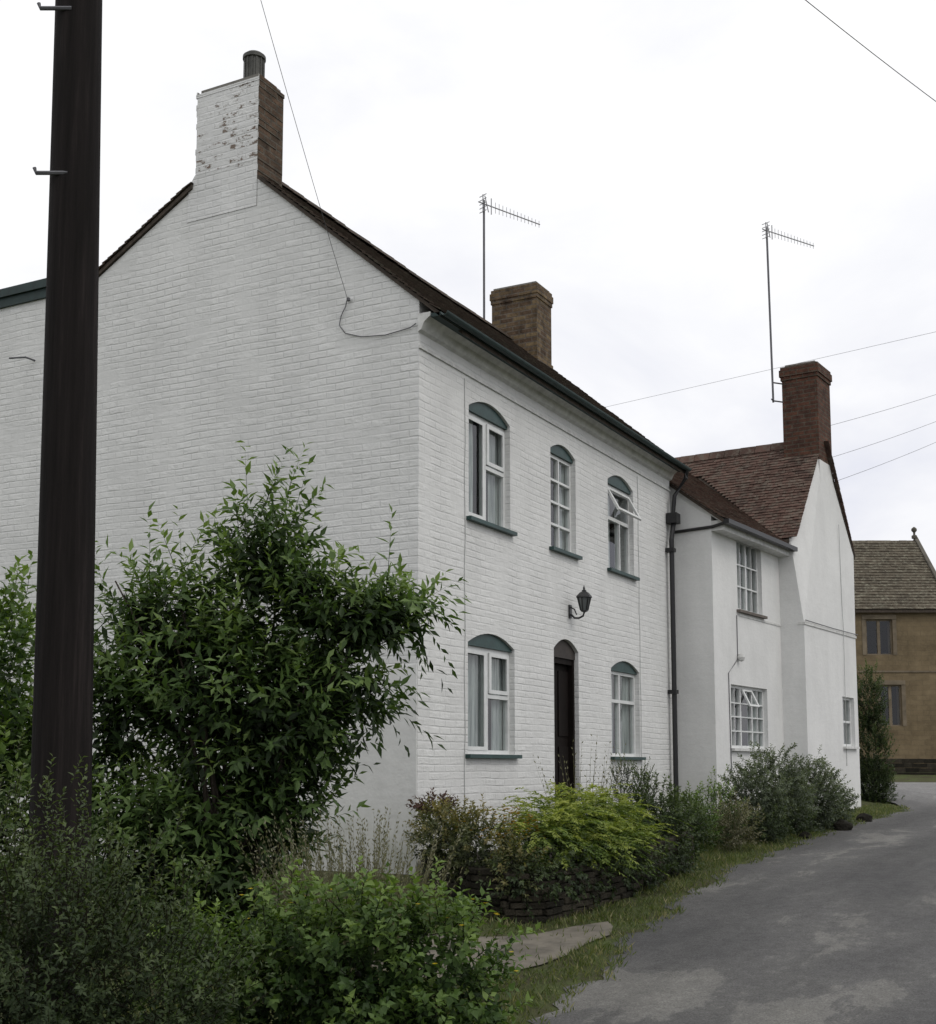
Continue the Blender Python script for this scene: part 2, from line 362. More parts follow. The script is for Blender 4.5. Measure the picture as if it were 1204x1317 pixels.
# ---------------------------------------------------------------- windows
def window(fr,a0,a1,b0,b1,b2,parent,style,sill='teal',tymp=.12,curt='sides',label=None):
    arched=b2>b1; top=b1-tymp+.02 if arched else b1
    g=B(); c=-.10
    g.add([fr.p(a0+.03,b0+.03,c),fr.p(a1-.03,b0+.03,c),fr.p(a1-.03,top-.02,c),fr.p(a0+.03,top-.02,c)],[(0,1,2,3)])
    w=g.obj('window',['glass'],parent,recalc=False)
    if label: w['label']=label
    f=B(); W=.045; c0,c1=-.13,-.07
    f.box(fr,a0,a0+W,b0,top,c0,c1); f.box(fr,a1-W,a1,b0,top,c0,c1)
    f.box(fr,a0+W,a1-W,b0,b0+W,c0,c1); f.box(fr,a0+W,a1-W,top-W,top,c0,c1)
    A0,A1,B0,B1=a0+W,a1-W,b0+W,top-W; H=B1-B0; Wd=A1-A0
    def vb(t,w=.035,bb0=B0,bb1=B1,cc=.004): a=A0+Wd*t; f.box(fr,a-w/2,a+w/2,bb0,bb1,c0+cc,c1+cc)
    def hb(t,t0=0,t1=1,w=.035,cc=.007): bq=B0+H*t; f.box(fr,A0+Wd*t0,A0+Wd*t1,bq-w/2,bq+w/2,c0+cc,c1+cc)
    if style=='casement':
        vb(.5,.05); hb(.55,.5,1,.045)
        for (x0,x1,y0,y1) in ((.53,.58,.58,1),(.95,1,.58,1),(.58,.95,.58,.62),(.58,.95,.96,1)):
            f.box(fr,A0+Wd*x0,A0+Wd*x1,B0+H*y0,B0+H*y1,-.066,-.05)
        for (x0,x1,y0,y1) in ((0,.04,0,1),(.43,.47,0,1),(.04,.43,0,.035),(.04,.43,.965,1)):
            f.box(fr,A0+Wd*x0,A0+Wd*x1,B0+H*y0,B0+H*y1,-.067,-.06)
    elif style=='grid':
        vb(.5,.03)
        for k in (.25,.5,.75): hb(k,0,1,.03)
    elif style=='vent':
        hb(.62,0,1,.05); vb(.62,.03,B0,B0+H*.62)
        y1=B1-.01; y0=B0+H*.64; 
        ff=Frame(fr.p(0,y1,-.055),fr.A,(fr.B*1.0*-math.cos(.5)+fr.C*math.sin(.5)),fr.A.cross(fr.B*-math.cos(.5)+fr.C*math.sin(.5)))
        L=(y1-y0)
        for (x0,x1,l0,l1) in ((0,.08,0,L),(.92,1,0,L),(.08,.92,0,.045),(.08,.92,L-.045,L)):
            f.box(ff,A0+Wd*x0,A0+Wd*x1,l0,l1,-.015,.015)
    elif style=='cross':
        vb(.42,.045); hb(.66,0,1,.045)
    elif style=='leaded':
        vb(.5,.055)
        for k in (.33,.66): hb(k,0,1,.022)
        vb(.25,.018); vb(.75,.018)
    elif style=='leaded3':
        vb(.34,.05); vb(.67,.05)
        for k in (.25,.5,.74): hb(k,0,1,.022)
        vb(.17,.016); vb(.84,.016)
        ff=Frame(fr.p(0,B1-.01,-.055),fr.A,(fr.B*-math.cos(.45)+fr.C*math.sin(.45)),fr.A.cross(fr.B*-math.cos(.45)+fr.C*math.sin(.45)))
        for (x0,x1,l0,l1) in ((.36,.40,0,.3),(.61,.65,0,.3),(.40,.61,0,.03),(.40,.61,.27,.3)):
            f.box(ff,A0+Wd*x0,A0+Wd*x1,l0,l1,-.012,.012)
    elif style=='plain':
        hb(.5,0,1,.04)
    elif style=='stone':
        vb(.5,.10)
    f.obj('frame',['white' if style!='stone' else 'ochretrim'],w)
    if arched:
        t=B(); pts=archpts(a0+.004,a1-.004,b1,b2-.004)
        t.prism(fr,[(a0+.004,top+.001),(a1-.004,top+.001)]+pts[::-1],-.12,-.035)
        t.obj('arch_panel',['teal'],w)
    if sill:
        s=B(); s.box(fr,a0-.06,a1+.06,b0-.045,b0-.003,-.12,.065); s.obj('sill',[sill],w)
    if curt:
        def sheetc(x0,x1,cc=-.165):
            cu=B(); n=36; vs=[]; 
            for i in range(n+1):
                a=x0+(x1-x0)*i/n; q=cc+.016*math.sin(i*1.7+x0*7)+.008*math.sin(i*.7)
                vs+= [fr.p(a,b0+.03,q),fr.p(a,top,q*.98)]
            cu.add(vs,[(2*i,2*i+2,2*i+3,2*i+1) for i in range(n)])
            cu.obj('curtain',['curtain'],w,smooth=True,recalc=False)
        D_=a1-a0
        if curt=='sides': sheetc(a0,a0+D_*.40); sheetc(a1-D_*.26,a1)
        elif curt=='full': sheetc(a0,a1)
        elif curt=='most': sheetc(a0,a0+D_*.62); sheetc(a1-D_*.26,a1)
        elif curt=='left': sheetc(a0,a0+D_*.45)
        elif curt=='right': sheetc(a1-D_*.3,a1)
    return w
def cutter(fr,poly,c0=-.45,c1=.3):
    c=B(); c.prism(fr,poly,c0,c1); return c
def cbox(fr,*a):
    c=B(); c.box(fr,*a); return c

# ================================================================ COTTAGE 1
cot=empty('cottage',(0,0,0),'white painted brick cottage with green arched windows and steep gable','house')
XE=7.88; RZ=8.03
w=B(); w.prism(G1,[(0,-.7),(0,5.84),(2.55,RZ-.06),(4.55,6.86),(4.55,-.7)],0,-XE)
wall=w.obj('wall',['wall'],cot)
W1=[ # a0,a1,b0,b1,b2,style,tymp,curt
 (1.10,2.14,3.72,4.98,5.115,'casement',.055,'sides'),
 (3.30,4.10,3.72,4.99,5.10,'grid',.055,'right'),
 (5.24,6.24,3.72,4.98,5.11,'vent',.055,'left'),
 (1.08,2.24,1.13,2.34,2.475,'casement',.045,'most'),
 (5.28,6.38,1.13,2.34,2.47,'cross',.045,'sides')]
cuts=[cbox(G1,.3,4.2,.2,5.5,-.3,-XE+.3)]
for q in W1: cuts.append(cutter(F1,openpoly(*q[:5])))
DO=(3.36,4.14,.38,2.46,2.60)
cuts.append(cutter(F1,openpoly(*DO),-.2,.3))
boolean(wall,cuts)
for q in W1: window(F1,*q[:5],cot,q[5],'teal',q[6],q[7])
# door
d=B(); a0,a1,b0,b1,b2=DO
d.box(F1,a0,a1,b0,b1-.16,-.19,-.14)
for (x0,x1,y0,y1) in ((.08,.46,.08,.45),(.54,.92,.08,.45),(.08,.46,.52,.95),(.54,.92,.52,.95)):
    A=a0+(a1-a0)*x0; C=a0+(a1-a0)*x1; H=b1-.16-b0
    d.box(F1,A,C,b0+H*y0,b0+H*y1,-.139,-.125)
door=d.obj('door',['door'],cot,label='dark stained panelled front door in an arched opening')
f=B(); f.box(F1,a0,a0+.05,b0,b1,-.138,-.06); f.box(F1,a1-.05,a1,b0,b1,-.138,-.06); f.box(F1,a0+.05,a1-.05,b1-.17,b1-.1,-.139,-.07)
f.obj('frame',['door'],door)
f=B(); f.prism(F1,[(a0,b1-.098),(a1,b1-.098)]+archpts(a0,a1,b1,b2)[::-1],-.15,-.05); f.obj('arch_panel',['doorarch'],door)
f=B(); f.lathe(F1.p(a0+.12,1.38,-.09),[(.0,-.03),(.028,-.015),(.028,.015),(0,.03)],10); f.obj('handle',['metal'],door)
f=B(); f.box(F1,a0-.15,a1+.15,b0-.5,b0-.004,-.1,.35); f.obj('step',['stone'],cot)
p_=B(); p_.prism(Frame((0,0,0),(0,1,0),(0,0,1),(-1,0,0)),[(.004,-.7),(4.5,-.7),(4.5,2.03)]+[(4.5-(4.496)*i/30,2.02+.012*math.sin(i*1.7)+.008*math.sin(i*.6)) for i in range(31)],.001,.014); p_.obj('render_coat',['render'],cot,label='smooth white rendered lower gable')
c=B(); c.box(F1,-.012,XE-.01,5.30,5.335,.001,.022); c.prism(Frame((0,0,0),(0,-1,0),(0,0,1),(1,0,0)),[(.001,5.47),(.04,5.49),(.08,5.57),(.15,5.62),(.15,5.66),(.001,5.66)],-.03,XE); c.obj('cornice',['cream'],cot)
# roof
r=B()
ez,ey=5.64,-.26; U=V((1,0,0)); rv=V((0,2.55-ey,RZ-ez)); L=rv.length; nn=U.cross(rv).normalized()
def free1(u,v):
    y=ey+v*rv.y/L; return not (u-.05<.45 and y>2.06)
tiles(r,(-.05,ey,ez),U,rv,nn,XE+.14,L,.165,.10,free1,sag=.04)
rv2=V((0,2.55-4.66,RZ-6.86)); L2=rv2.length; n2=V((0,-rv2.z,rv2.y)).normalized()*-1
if n2.z<0: n2=-n2
def free2(u,v):
    y=4.66+v*rv2.y/L2; return not (u-.05<.45 and y<3.10)
tiles(r,(-.05,4.66,6.86),U,rv2,n2,XE+.14,L2,.165,.10,free2)
for i in range(24):
    r.tn=random.random(); x=.48+i*.31; dz=-.03*math.sin(math.pi*i/24)+random.uniform(-.006,.006)
    pr=[V((0,2.55-.13,RZ-.08+dz)),V((0,2.55-.06,RZ+.01+dz)),V((0,2.55+.06,RZ+.01+dz)),V((0,2.55+.13,RZ-.06+dz))]
    vs=[V((x,0,0))+q+V((0,0,.03)) for q in pr]+[V((x+.30,0,0))+q+V((0,0,.035)) for q in pr]
    r.add(vs,[(0,1,5,4),(1,2,6,5),(2,3,7,6),(3,2,1,0),(4,5,6,7)],0)
r.tn=.5
th=.05; dp=.04
YZ=Frame((0,0,0),(0,1,0),(0,0,1),(1,0,0))
sA=(RZ-ez)/(2.55-ey); sB=(RZ-6.86)/(4.66-2.55)
r.prism(YZ,[(ey,ez-dp),(2.55,RZ-dp),(4.66,6.86),(4.66,6.86-th),(2.55,RZ-th-dp-.01),(ey,ez-th-dp)],.47,XE+.04,1)
r.prism(YZ,[(ey,ez),(2.10,ez+sA*(2.10-ey)),(2.10,ez+sA*(2.10-ey)-th),(ey,ez-th)],-.03,.469,1)
r.prism(YZ,[(3.06,RZ-sB*.51),(4.66,6.86),(4.66,6.86-th),(3.06,RZ-sB*.51-th)],-.03,.469,1)
roof=r.obj('roof',['tileold','deck'],cot,recalc=False,label='steep mossy clay tiled roof')
# gutter
g=B(); x0,x1=-.04,XE+.02
prof=[(-.315+.045*math.cos(math.pi+math.pi*i/8),5.635+.045*math.sin(math.pi+math.pi*i/8)) for i in range(9)]
prof+= [(-.315+.038*math.cos(math.pi+math.pi*i/8),5.635+.038*math.sin(math.pi+math.pi*i/8)) for i in range(8,-1,-1)]
g.prism(YZ,prof,x0,x1)
g.box(F1,-.03,XE,5.60,5.638,.155,.27)
g.obj('gutter',['gutterpaint'],cot)
# chimney 1
b=B()
b.box(G1,2.13,3.02,7.85,8.84,-.47,.008,0)
b.prism(G1,[(2.13,7.3),(3.14,7.3),(3.12,7.68),(3.09,7.78),(3.03,7.86),(2.13,7.86)],-.468,.006,0)
for i in range(17):
    z=7.56+i*.078
    if random.random()<.4: b.box(G1,2.13-random.uniform(.003,.010),2.131,z,z+.068,-.468+random.uniform(0,.2),.006,0)
    if random.random()<.6 and z>7.86: b.box(G1,3.019,3.02+random.uniform(.004,.02),z,z+.068,-.2,.006,0)
b.box(G1,2.12,3.04,8.80,8.845,-.475,.012,0)
b.box(G1,2.16,2.99,8.846,8.90,-.45,-.02,2)
o=b.obj('chimney',['brick','flake','mortar'],roof,label='tall chimney stack with flaking white paint')
for p in o.data.polygons:
    if p.normal.x<-.9 and p.material_index==0: p.material_index=1
b=B(); b.lathe((.25,2.40,8.87),[(.15,0),(.13,.04),(.115,.06),(.115,.36),(.135,.37),(.135,.41),(.10,.44),(.0,.45)],20); 
for k in range(14):
    an=k*2*math.pi/14; b.box(Frame((.25,2.40,8.87),(math.cos(an),math.sin(an),0),(-math.sin(an),math.cos(an),0),(0,0,1)),.116,.124,-.008,.008,.07,.36)
b.obj('chimney_pot',['potmetal'],roof)
# chimney 2
b=B(); X0,X1,Y0,Y1=7.22,7.80,1.98,2.80
bx=lambda z0,z1,e,mi=0: b.box(WORLD,X0-e,X1+e,Y0-e,Y1+e,z0,z1,mi)
bx(7.0,8.62,0); bx(7.0,7.62,.02); bx(8.62,8.69,.015); bx(8.69,8.80,.028); bx(8.80,8.86,.012); bx(8.86,8.90,-.02,1)
b.obj('chimney',['brick_buff','mortar'],roof,label='squat brown brick chimney with corbelled cap')
# downpipe
b=B(); xd=7.62
b.tube([F1.p(7.82,5.60,.31),F1.p(7.82,5.48,.29),F1.p(xd+.14,5.2,.12),F1.p(xd+.14,4.9,.09)],.035,8)
b.box(F1,xd+.04,xd+.23,4.76,4.92,.01,.18)
b.tube([F1.p(xd+.14,4.78,.10),F1.p(xd+.05,4.5,.09),F1.p(xd+.05,.2,.09)],.04,8)
for z in (4.3,2.1): b.box(F1,xd-.01,xd+.11,z,z+.06,.005,.14)
b.obj('downpipe',['black'],cot,label='black cast iron downpipe with hopper')
for xx,z0,z1 in ((1.0,.3,5.25),(6.42,.6,5.25)):
    one(lambda b:b.tube([F1.p(xx+.012*math.sin(i*2.1+xx),z0+(z1-z0)*i/14,.006) for i in range(15)],.004,5),'wall_cable',['wirewhite'],cot)
b=B()
lp=[G1.p(.86,5.97,.05),G1.p(.90,5.9,.02),G1.p(.96,5.8,.018),G1.p(.98,5.7,.018),G1.p(.9,5.6,.018),G1.p(.7,5.53,.018),G1.p(.4,5.5,.018),G1.p(.1,5.53,.018),G1.p(.02,5.56,.03)]
b.tube(lp,.006,5); b.obj('wall_cable',['wire'],cot)
one(lambda b:b.lathe(G1.p(.86,5.94,.03),[(.0,0),(.02,.01),(.02,.04),(0,.05)],8),'cable_bracket',['wire'],cot)
# wall lantern
b=B(); a=3.86; z=2.90; k_=.84
b.box(F1,a-.035,a+.035,z-.02,z+.15,.002,.02)
b.tube([F1.p(a,z+.03,.02),F1.p(a,z-.02,.07),F1.p(a,z-.025,.13),F1.p(a,z+.0,.19),F1.p(a,z+.045,.205)],.013,7)
b.tube([F1.p(a,z+.12,.02),F1.p(a,z+.09,.07),F1.p(a,z+.02,.10)],.009,6)
cp=F1.p(a,z+.045,.205); S=lambda pr:[(r*k_,h*k_) for r,h in pr]
b.lathe(cp,S([(.02,0),(.055,.015),(.055,.03),(.03,.03)]),6)
for k in range(6):
    an=2*math.pi*k/6; e=V((math.cos(an),math.sin(an),0))
    b.tube([cp+(e*.055+V((0,0,.03)))*k_,cp+(e*.10+V((0,0,.22)))*k_],.009,4)
b.lathe(cp,S([(.11,.22),(.125,.225),(.12,.245),(.07,.30),(.035,.32),(.035,.34),(.015,.345),(.018,.37),(.0,.42)]),6)
lam=b.obj('wall_lamp',['black'],cot,label='black hexagonal coach lantern on a scroll bracket')
b=B(); b.lathe(cp,S([(.048,.03),(.092,.22)]),6); b.obj('lamp_glass',['lampglass'],lam)
# rear wing
wing=empty('rear_wing',(0,0,0),'white painted flat-topped wing joined to the cottage gable','building')
b=B(); b.box(G1,4.552,10.5,-.7,6.95,-.09,-7.5); b.obj('wall',['wall'],wing)
b=B(); b.box(G1,4.66,10.6,6.951,7.06,-.02,-7.6); b.box(G1,4.66,10.6,6.83,6.949,-.055,-.088); b.obj('fascia',['gutterpaint'],wing)
b=B(); b.tube([G1.p(5.62,6.05,-.09),G1.p(5.62,6.05,.06),G1.p(5.90,6.08,.06)],.012,6); b.obj('bracket',['metal'],wing)

# ================================================================ COTTAGE 2 + 3
c2=empty('cottage',(0,0,0),'white rendered cottage with tiled roof, road-facing gable and brick chimney','house')
c2['group']='white cottages along the lane'; cot['group']='white cottages along the lane'
fw=Frame(F2.O,F2.C,F2.B,F2.A) # a=w (out), b=z, c=t
b=B(); b.prism(fw,[(0,-.6),(0,4.90),(-2.6,6.88),(-5.2,4.9),(-5.2,-.6)],-3.0,.3); wl=b.obj('wall',['render'],c2)
W2=[(-1.97,-.86,3.50,4.68,'leaded','brownsill','left'),(-2.35,-.74,1.28,2.28,'leaded3','cream','right')]
cuts=[cbox(fw,-3,-.3,.3,4.6,-2.7,-.2)]
for q in W2: cuts.append(cutter(F2,openpoly(q[0],q[1],q[2],q[3],q[3])))
boolean(wl,cuts)
for q in W2: window(F2,q[0],q[1],q[2],q[3],q[3],c2,q[4],q[5],0,q[6])
P=F2.p
vs=[P(.0,-.6,.42),P(2.97,-.6,.42),P(2.97,3.44,.42),P(.0,3.44,.42),P(0,4.90,.22),P(1.62,6.92,.33),P(3.03,5.02,.42),
    P(.0,-.6,-6),P(2.97,-.6,-6),P(2.97,3.44,-6),P(.0,3.44,-6),P(0,4.9,-6),P(1.62,6.92,-6),P(3.03,5.02,-6)]
fs=[(0,1,2,3),(3,2,6),(3,6,5),(3,5,4),(7,10,9,8),(10,11,12),(10,12,13),(10,13,9),
    (0,3,10,7),(3,4,11,10),(4,5,12,11),(5,6,13,12),(6,2,9,13),(2,1,8,9),(1,0,7,8)]
b=B(); b.add(vs,fs); wg=b.obj('wall',['render'],c2,label='white rendered road-facing gable wall')
q=(2.03,2.74,1.36,2.27)
boolean(wg,[cbox(F2,.4,2.75,.4,3.2,-3,.1),cutter(F2,openpoly(*q,q[3]),-.1,.6)])
F3=Frame(F2.p(0,0,.42),F2.A,F2.B,F2.C)
window(F3,*q,q[3],c2,'plain','cream',0,'left')
one(lambda b:b.box(F3,-.015,2.985,3.42,3.46,-.1,.018),'string_course',['cream'],c2)
one(lambda b:b.box(F2,-1.95,-.002,3.40,3.43,.001,.012),'string_course',['cream'],c2)
one(lambda b:b.tube([F3.p(2.15,5.5,.0),F3.p(2.15,4.0,.012),F3.p(2.13,3.5,.03),F3.p(2.13,1.0,.012)],.006,5),'wall_cable',['wirewhite'],c2)
one(lambda b:b.tube([F3.p(-.0,3.49,.03),F3.p(1.5,3.48,.03),F3.p(3.0,3.49,.03)],.009,5),'wall_cable',['wire'],c2)
one(lambda b:b.tube([F2.p(-2.05,3.4,.01),F2.p(-2.05,2.7,.01),F2.p(-2.2,2.6,.01),F2.p(-2.45,2.45,.01),F2.p(-2.42,.9,.01)],.007,5),'wall_cable',['wire'],c2)
b=B(); b.lathe(F2.p(-2.03,2.72,.06),[(0,-.07),(.045,-.05),(.06,.0),(.045,.05),(0,.07)],10); b.obj('light_fitting',['cream'],c2)
# roofs
r=B()
sl=.76; Lr=2.6*math.sqrt(1+sl*sl); up=(F2.B*sl-F2.C); nr=F2.A.cross(up).normalized()
if nr.z<0: nr=-nr
def ins2(u,v):
    t=u-3.08; Lb=v/math.sqrt(1+sl*sl)-.22
    return t < .64*max(Lb,0)+.03
tiles(r,F2.p(-3.08,4.95-.22*sl,.22),F2.A,up,nr,4.9,Lr+.2,.14,.075,ins2)
k=(7.0-4.93)/1.62; upw=(F2.A+F2.B*k); Lw=1.62*math.sqrt(1+k*k)
along=-F2.C; nw=along.cross(upw).normalized()
if nw.z<0: nw=-nw
def insw(u,v):
    t=v/math.sqrt(1+k*k); Lb=u-.30
    return t>.64*Lb-.06 or Lb<0.0
tiles(r,F2.p(0,4.93,.34),along,upw,nw,6.3,Lw,.14,.075,insw)
ke=(7.0-5.05)/1.44; upe=(-F2.A+F2.B*ke); ne=along.cross(upe).normalized()
if ne.z<0: ne=-ne
tiles(r,F2.p(3.08,5.02,.44),along,upe,ne,6.4,1.47*math.sqrt(1+ke*ke),.14,.075)
for i in range(20):
    r.tn=random.random(); c=-.33-i*.31
    pr=[(-.12,-.13),(-.05,.02),(.05,.02),(.12,-.13)]
    vs=[F2.p(1.62+a,7.05+z,c) for a,z in pr]+[F2.p(1.62+a,7.055+z,c-.30) for a,z in pr]
    r.add(vs,[(0,1,5,4),(1,2,6,5),(2,3,7,6),(3,2,1,0),(4,5,6,7)],0)
r.tn=.5
r.prism(fw,[(.22,4.95-.22*sl),(-2.55,6.90),(-2.55,6.84),(.22,4.89-.22*sl)],-3.06,-.02,1)
FT=Frame(F2.O,F2.A,F2.B,F2.C)
r.prism(FT,[(-.03,4.90),(1.62,6.985),(3.09,5.01),(3.09,4.95),(1.62,6.925),(-.03,4.84)],.20,-6,1)
r2=r.obj('roof',['tile','deck'],c2,recalc=False,label='brown-red clay tiled roof with a valley')
def strip(A,Bp,mat,th=.055,out=.03):
    b=B(); vs=[]
    for a,z,c in (A,Bp):
        vs+=[F2.p(a,z,c-.15),F2.p(a,z,c+out),F2.p(a,z+th,c+out),F2.p(a,z+th,c-.15)]
    b.add(vs,[(0,1,5,4),(1,2,6,5),(2,3,7,6),(3,0,4,7),(0,3,2,1),(4,5,6,7)])
    b.obj('verge',[mat],c2)
strip((3.07,4.98,.42),(2.12,6.28,.36),'deck',.035,.015); strip((-.0,4.88,.22),(1.45,6.70,.32),'cream',.04,.012)
b=B(); b.box(F2,-3.1,.05,4.70,4.77,.24,.33); b.tube([F2.p(-3.05,4.72,.26),F2.p(-3.02,4.68,.02),F2.p(-3.02,4.66,-.60)],.025,7); b.obj('gutter',['black'],c2)
one(lambda b:b.prism(fw,[(.2,4.72),(.2,4.80),(-.66,5.46),(-.66,5.34)],-3.03,-3.001),'bargeboard',['cream'],c2)
one(lambda b:b.box(F2,-3.0,0,4.62,4.78,.001,.2),'soffit',['cream'],c2)
b=B(); bx=lambda z0,z1,e,mi=0: b.box(F2,1.35-e,2.10+e,z0,z1,-.32-e,.350+e,mi)
bx(6.60,8.18,0); b.box(F2,1.352,2.098,6.2,6.61,-.318,.18); bx(8.18,8.25,.02); bx(8.25,8.38,.04); bx(8.38,8.44,.02); bx(8.44,8.49,-.05,1)
o=b.obj('chimney',['brick_red','mortar'],r2,label='tall dark red brick chimney with corbelled top')
# white shoulder of the gable carrying the stack
one(lambda b:b.box(F2,1.353,2.097,6.15,6.598,.10,.352),'chimney_shoulder',['render'],c2)

# ================================================================ far stone house
far=empty('stone_house',(0,0,0),'weathered ochre stone house with stone slate roof and gable finial','house')
FF=Frame((35.05,-.58,0),(-.468,.884,0),(0,0,1),(-.884,-.468,0))
b=B(); ffw=Frame(FF.O,FF.C,FF.B,FF.A)
b.prism(ffw,[(0,.3),(0,6.45),(-3,9.25),(-6,6.45),(-6,.3)],0,11); wf=b.obj('wall',['ochre'],far)
WF=[(1.85,2.75,4.78,6.0),(1.62,2.35,2.35,3.75),(5.2,6.2,4.78,6.0),(5.2,6.2,2.35,3.75)]
boolean(wf,[cbox(ffw,-5.5,-.5,.8,6.2,.5,10)]+[cutter(FF,openpoly(*q,q[3]),-.7,.3) for q in WF])
for q in WF: window(FF,*q,q[3],far,'stone',0,0,None)
for q in WF:
    b=B(); b.box(FF,q[0]-.14,q[1]+.14,q[3]+.01,q[3]+.16,.002,.04); b.box(FF,q[0]-.14,q[0]-.01,q[2],q[3]+.009,.002,.02); b.box(FF,q[1]+.01,q[1]+.14,q[2],q[3]+.009,.002,.02)
    b.obj('stone_surround',['ochretrim'],far)
one(lambda b:b.box(FF,0,11,4.18,4.24,.002,.03),'string_course',['ochretrim'],far)
r=B(); upf=V(FF.B*2.8-FF.C*3); nf=FF.A.cross(upf).normalized()
if nf.z<0: nf=-nf
tiles(r,FF.p(-.1,6.30,.2),FF.A,upf,nf,11.1,4.35,.30,.17,th=.025)
r.prism(ffw,[(.2,6.32),(-3,9.27),(-6.2,6.32),(-6.2,6.22),(-3,9.17),(.2,6.22)],.02,11,1)
rf=r.obj('roof',['slate','deck'],far,recalc=False)
b=B(); b.prism(ffw,[(.3,6.25),(.3,6.42),(-3,9.42),(-6.3,6.42),(-6.3,6.25),(-3,9.3)],-.22,-.09)
b.obj('gable_coping',['coping'],far)
b=B(); b.lathe(FF.p(-.1,9.36,-3),[(.10,0),(.10,.10),(.04,.14),(.04,.22),(.10,.29),(.10,.36),(.04,.42),(0,.44)],10); b.obj('finial',['coping'],far)
def stonewall(name,pts,z0f,h,rowh,bl,thick,mat,label,jit=.02):
    b=B()
    for (x0,y0),(x1,y1) in zip(pts,pts[1:]):
        d=V((x1-x0,y1-y0,0)); L=d.length; d.normalize(); n=V((d.y,-d.x,0))
        rows=int(h/rowh)
        for i in range(rows):
            s=-random.random()*bl*.5
            while s<L:
                l=random.uniform(.5,1.5)*bl; s0=max(s,0); s1=min(s+l-.004,L); s+=l
                if s1-s0<.03: continue
                mid=V((x0,y0,0))+d*((s0+s1)/2); zz=z0f(mid.x,mid.y)+i*rowh
                o=random.uniform(-jit,jit); b.tn=random.random()
                fr=Frame(V((x0,y0,zz)),d,(0,0,1),n)
                k=random.uniform(0,.006)
                b.box(fr,s0,s1,k,rowh-.003+random.uniform(-.005,.003),-thick,o)
    b.tn=.5
    o=b.obj(name,[mat]); o['label']=label; o['category']='wall'
    md=o.modifiers.new('bev','BEVEL'); md.width=.008; md.segments=1
    return o
stonewall('garden_wall',[(29.5,-8),(30.5,4),(31,12)],lambda x,y:zg(x,y)-.1,.7,.14,.4,.3,'stone','low dark stone wall before the stone house')

# ================================================================ raised bed
bed=[(-.12,-.12),(-.75,-.65),(-1.25,-1.25),(-1.32,-1.62),(-1.05,-1.88),(-.2,-2.02),(1.2,-2.08),(2.6,-2.0),(3.0,-1.75),(3.05,-1.2)]
stonewall('retaining_wall',bed,lambda x,y:zg(x,min(y,-1.5))-.12,.54,.06,.22,.16,'stone','low dark stone retaining wall of a raised bed, shade in its colour',.014)
b=B(); poly=bed+[(3.05,-.01),(0,-.01)]
b.prism(WORLD,[(x*.97+.02,y*.96-.02) for x,y in poly],-.5,.08); b.obj('soil',['soil'],kind='structure',label='dark soil of the raised flower bed')

# ================================================================ foliage
rng=np.random.default_rng(5)
def leafmesh(name,P,D,Nn,L,W,T,mat,parent=None,**kw):
    P=P.reshape(-1,3);D=D.reshape(-1,3);Nn=Nn.reshape(-1,3);L=L.reshape(-1,1);W=W.reshape(-1,1);T=T.reshape(-1)
    D=D/np.linalg.norm(D,axis=1,keepdims=True)
    S=np.cross(D,Nn); S/=np.linalg.norm(S,axis=1,keepdims=True)+1e-9; N2=np.cross(S,D)
    n=len(P); co=np.empty((n,4,3)); dr=np.minimum(L*.08,.012)
    co[:,0]=P; co[:,1]=P+D*L*.42+S*W*.5+N2*W*.22-N2*dr*.3; co[:,2]=P+D*L-N2*dr; co[:,3]=P+D*L*.42-S*W*.5+N2*W*.22-N2*dr*.3
    me=bpy.data.meshes.new(name); me.vertices.add(n*4); me.vertices.foreach_set('co',co.ravel())
    idx=np.arange(n)[:,None]*4; tri=np.concatenate([idx+0,idx+3,idx+2,idx+0,idx+2,idx+1],axis=1).ravel()
    me.loops.add(n*6); me.loops.foreach_set('vertex_index',tri.astype(np.int32))
    me.polygons.add(n*2); me.polygons.foreach_set('loop_start',np.arange(0,n*6,3,dtype=np.int32))
    try: me.polygons.foreach_set('loop_total',np.full(n*2,3,dtype=np.int32))
    except Exception: pass
    at=me.attributes.new('tint','FLOAT','POINT'); at.data.foreach_set('value',np.repeat(np.clip(T,0,1),4))
    me.materials.append(M[mat]); me.update(calc_edges=True); me.validate()
    o=bpy.data.objects.new(name,me); scene.collection.objects.link(o)
    if parent: o.parent=parent
    for k,v in kw.items(): o[k]=v
    return o
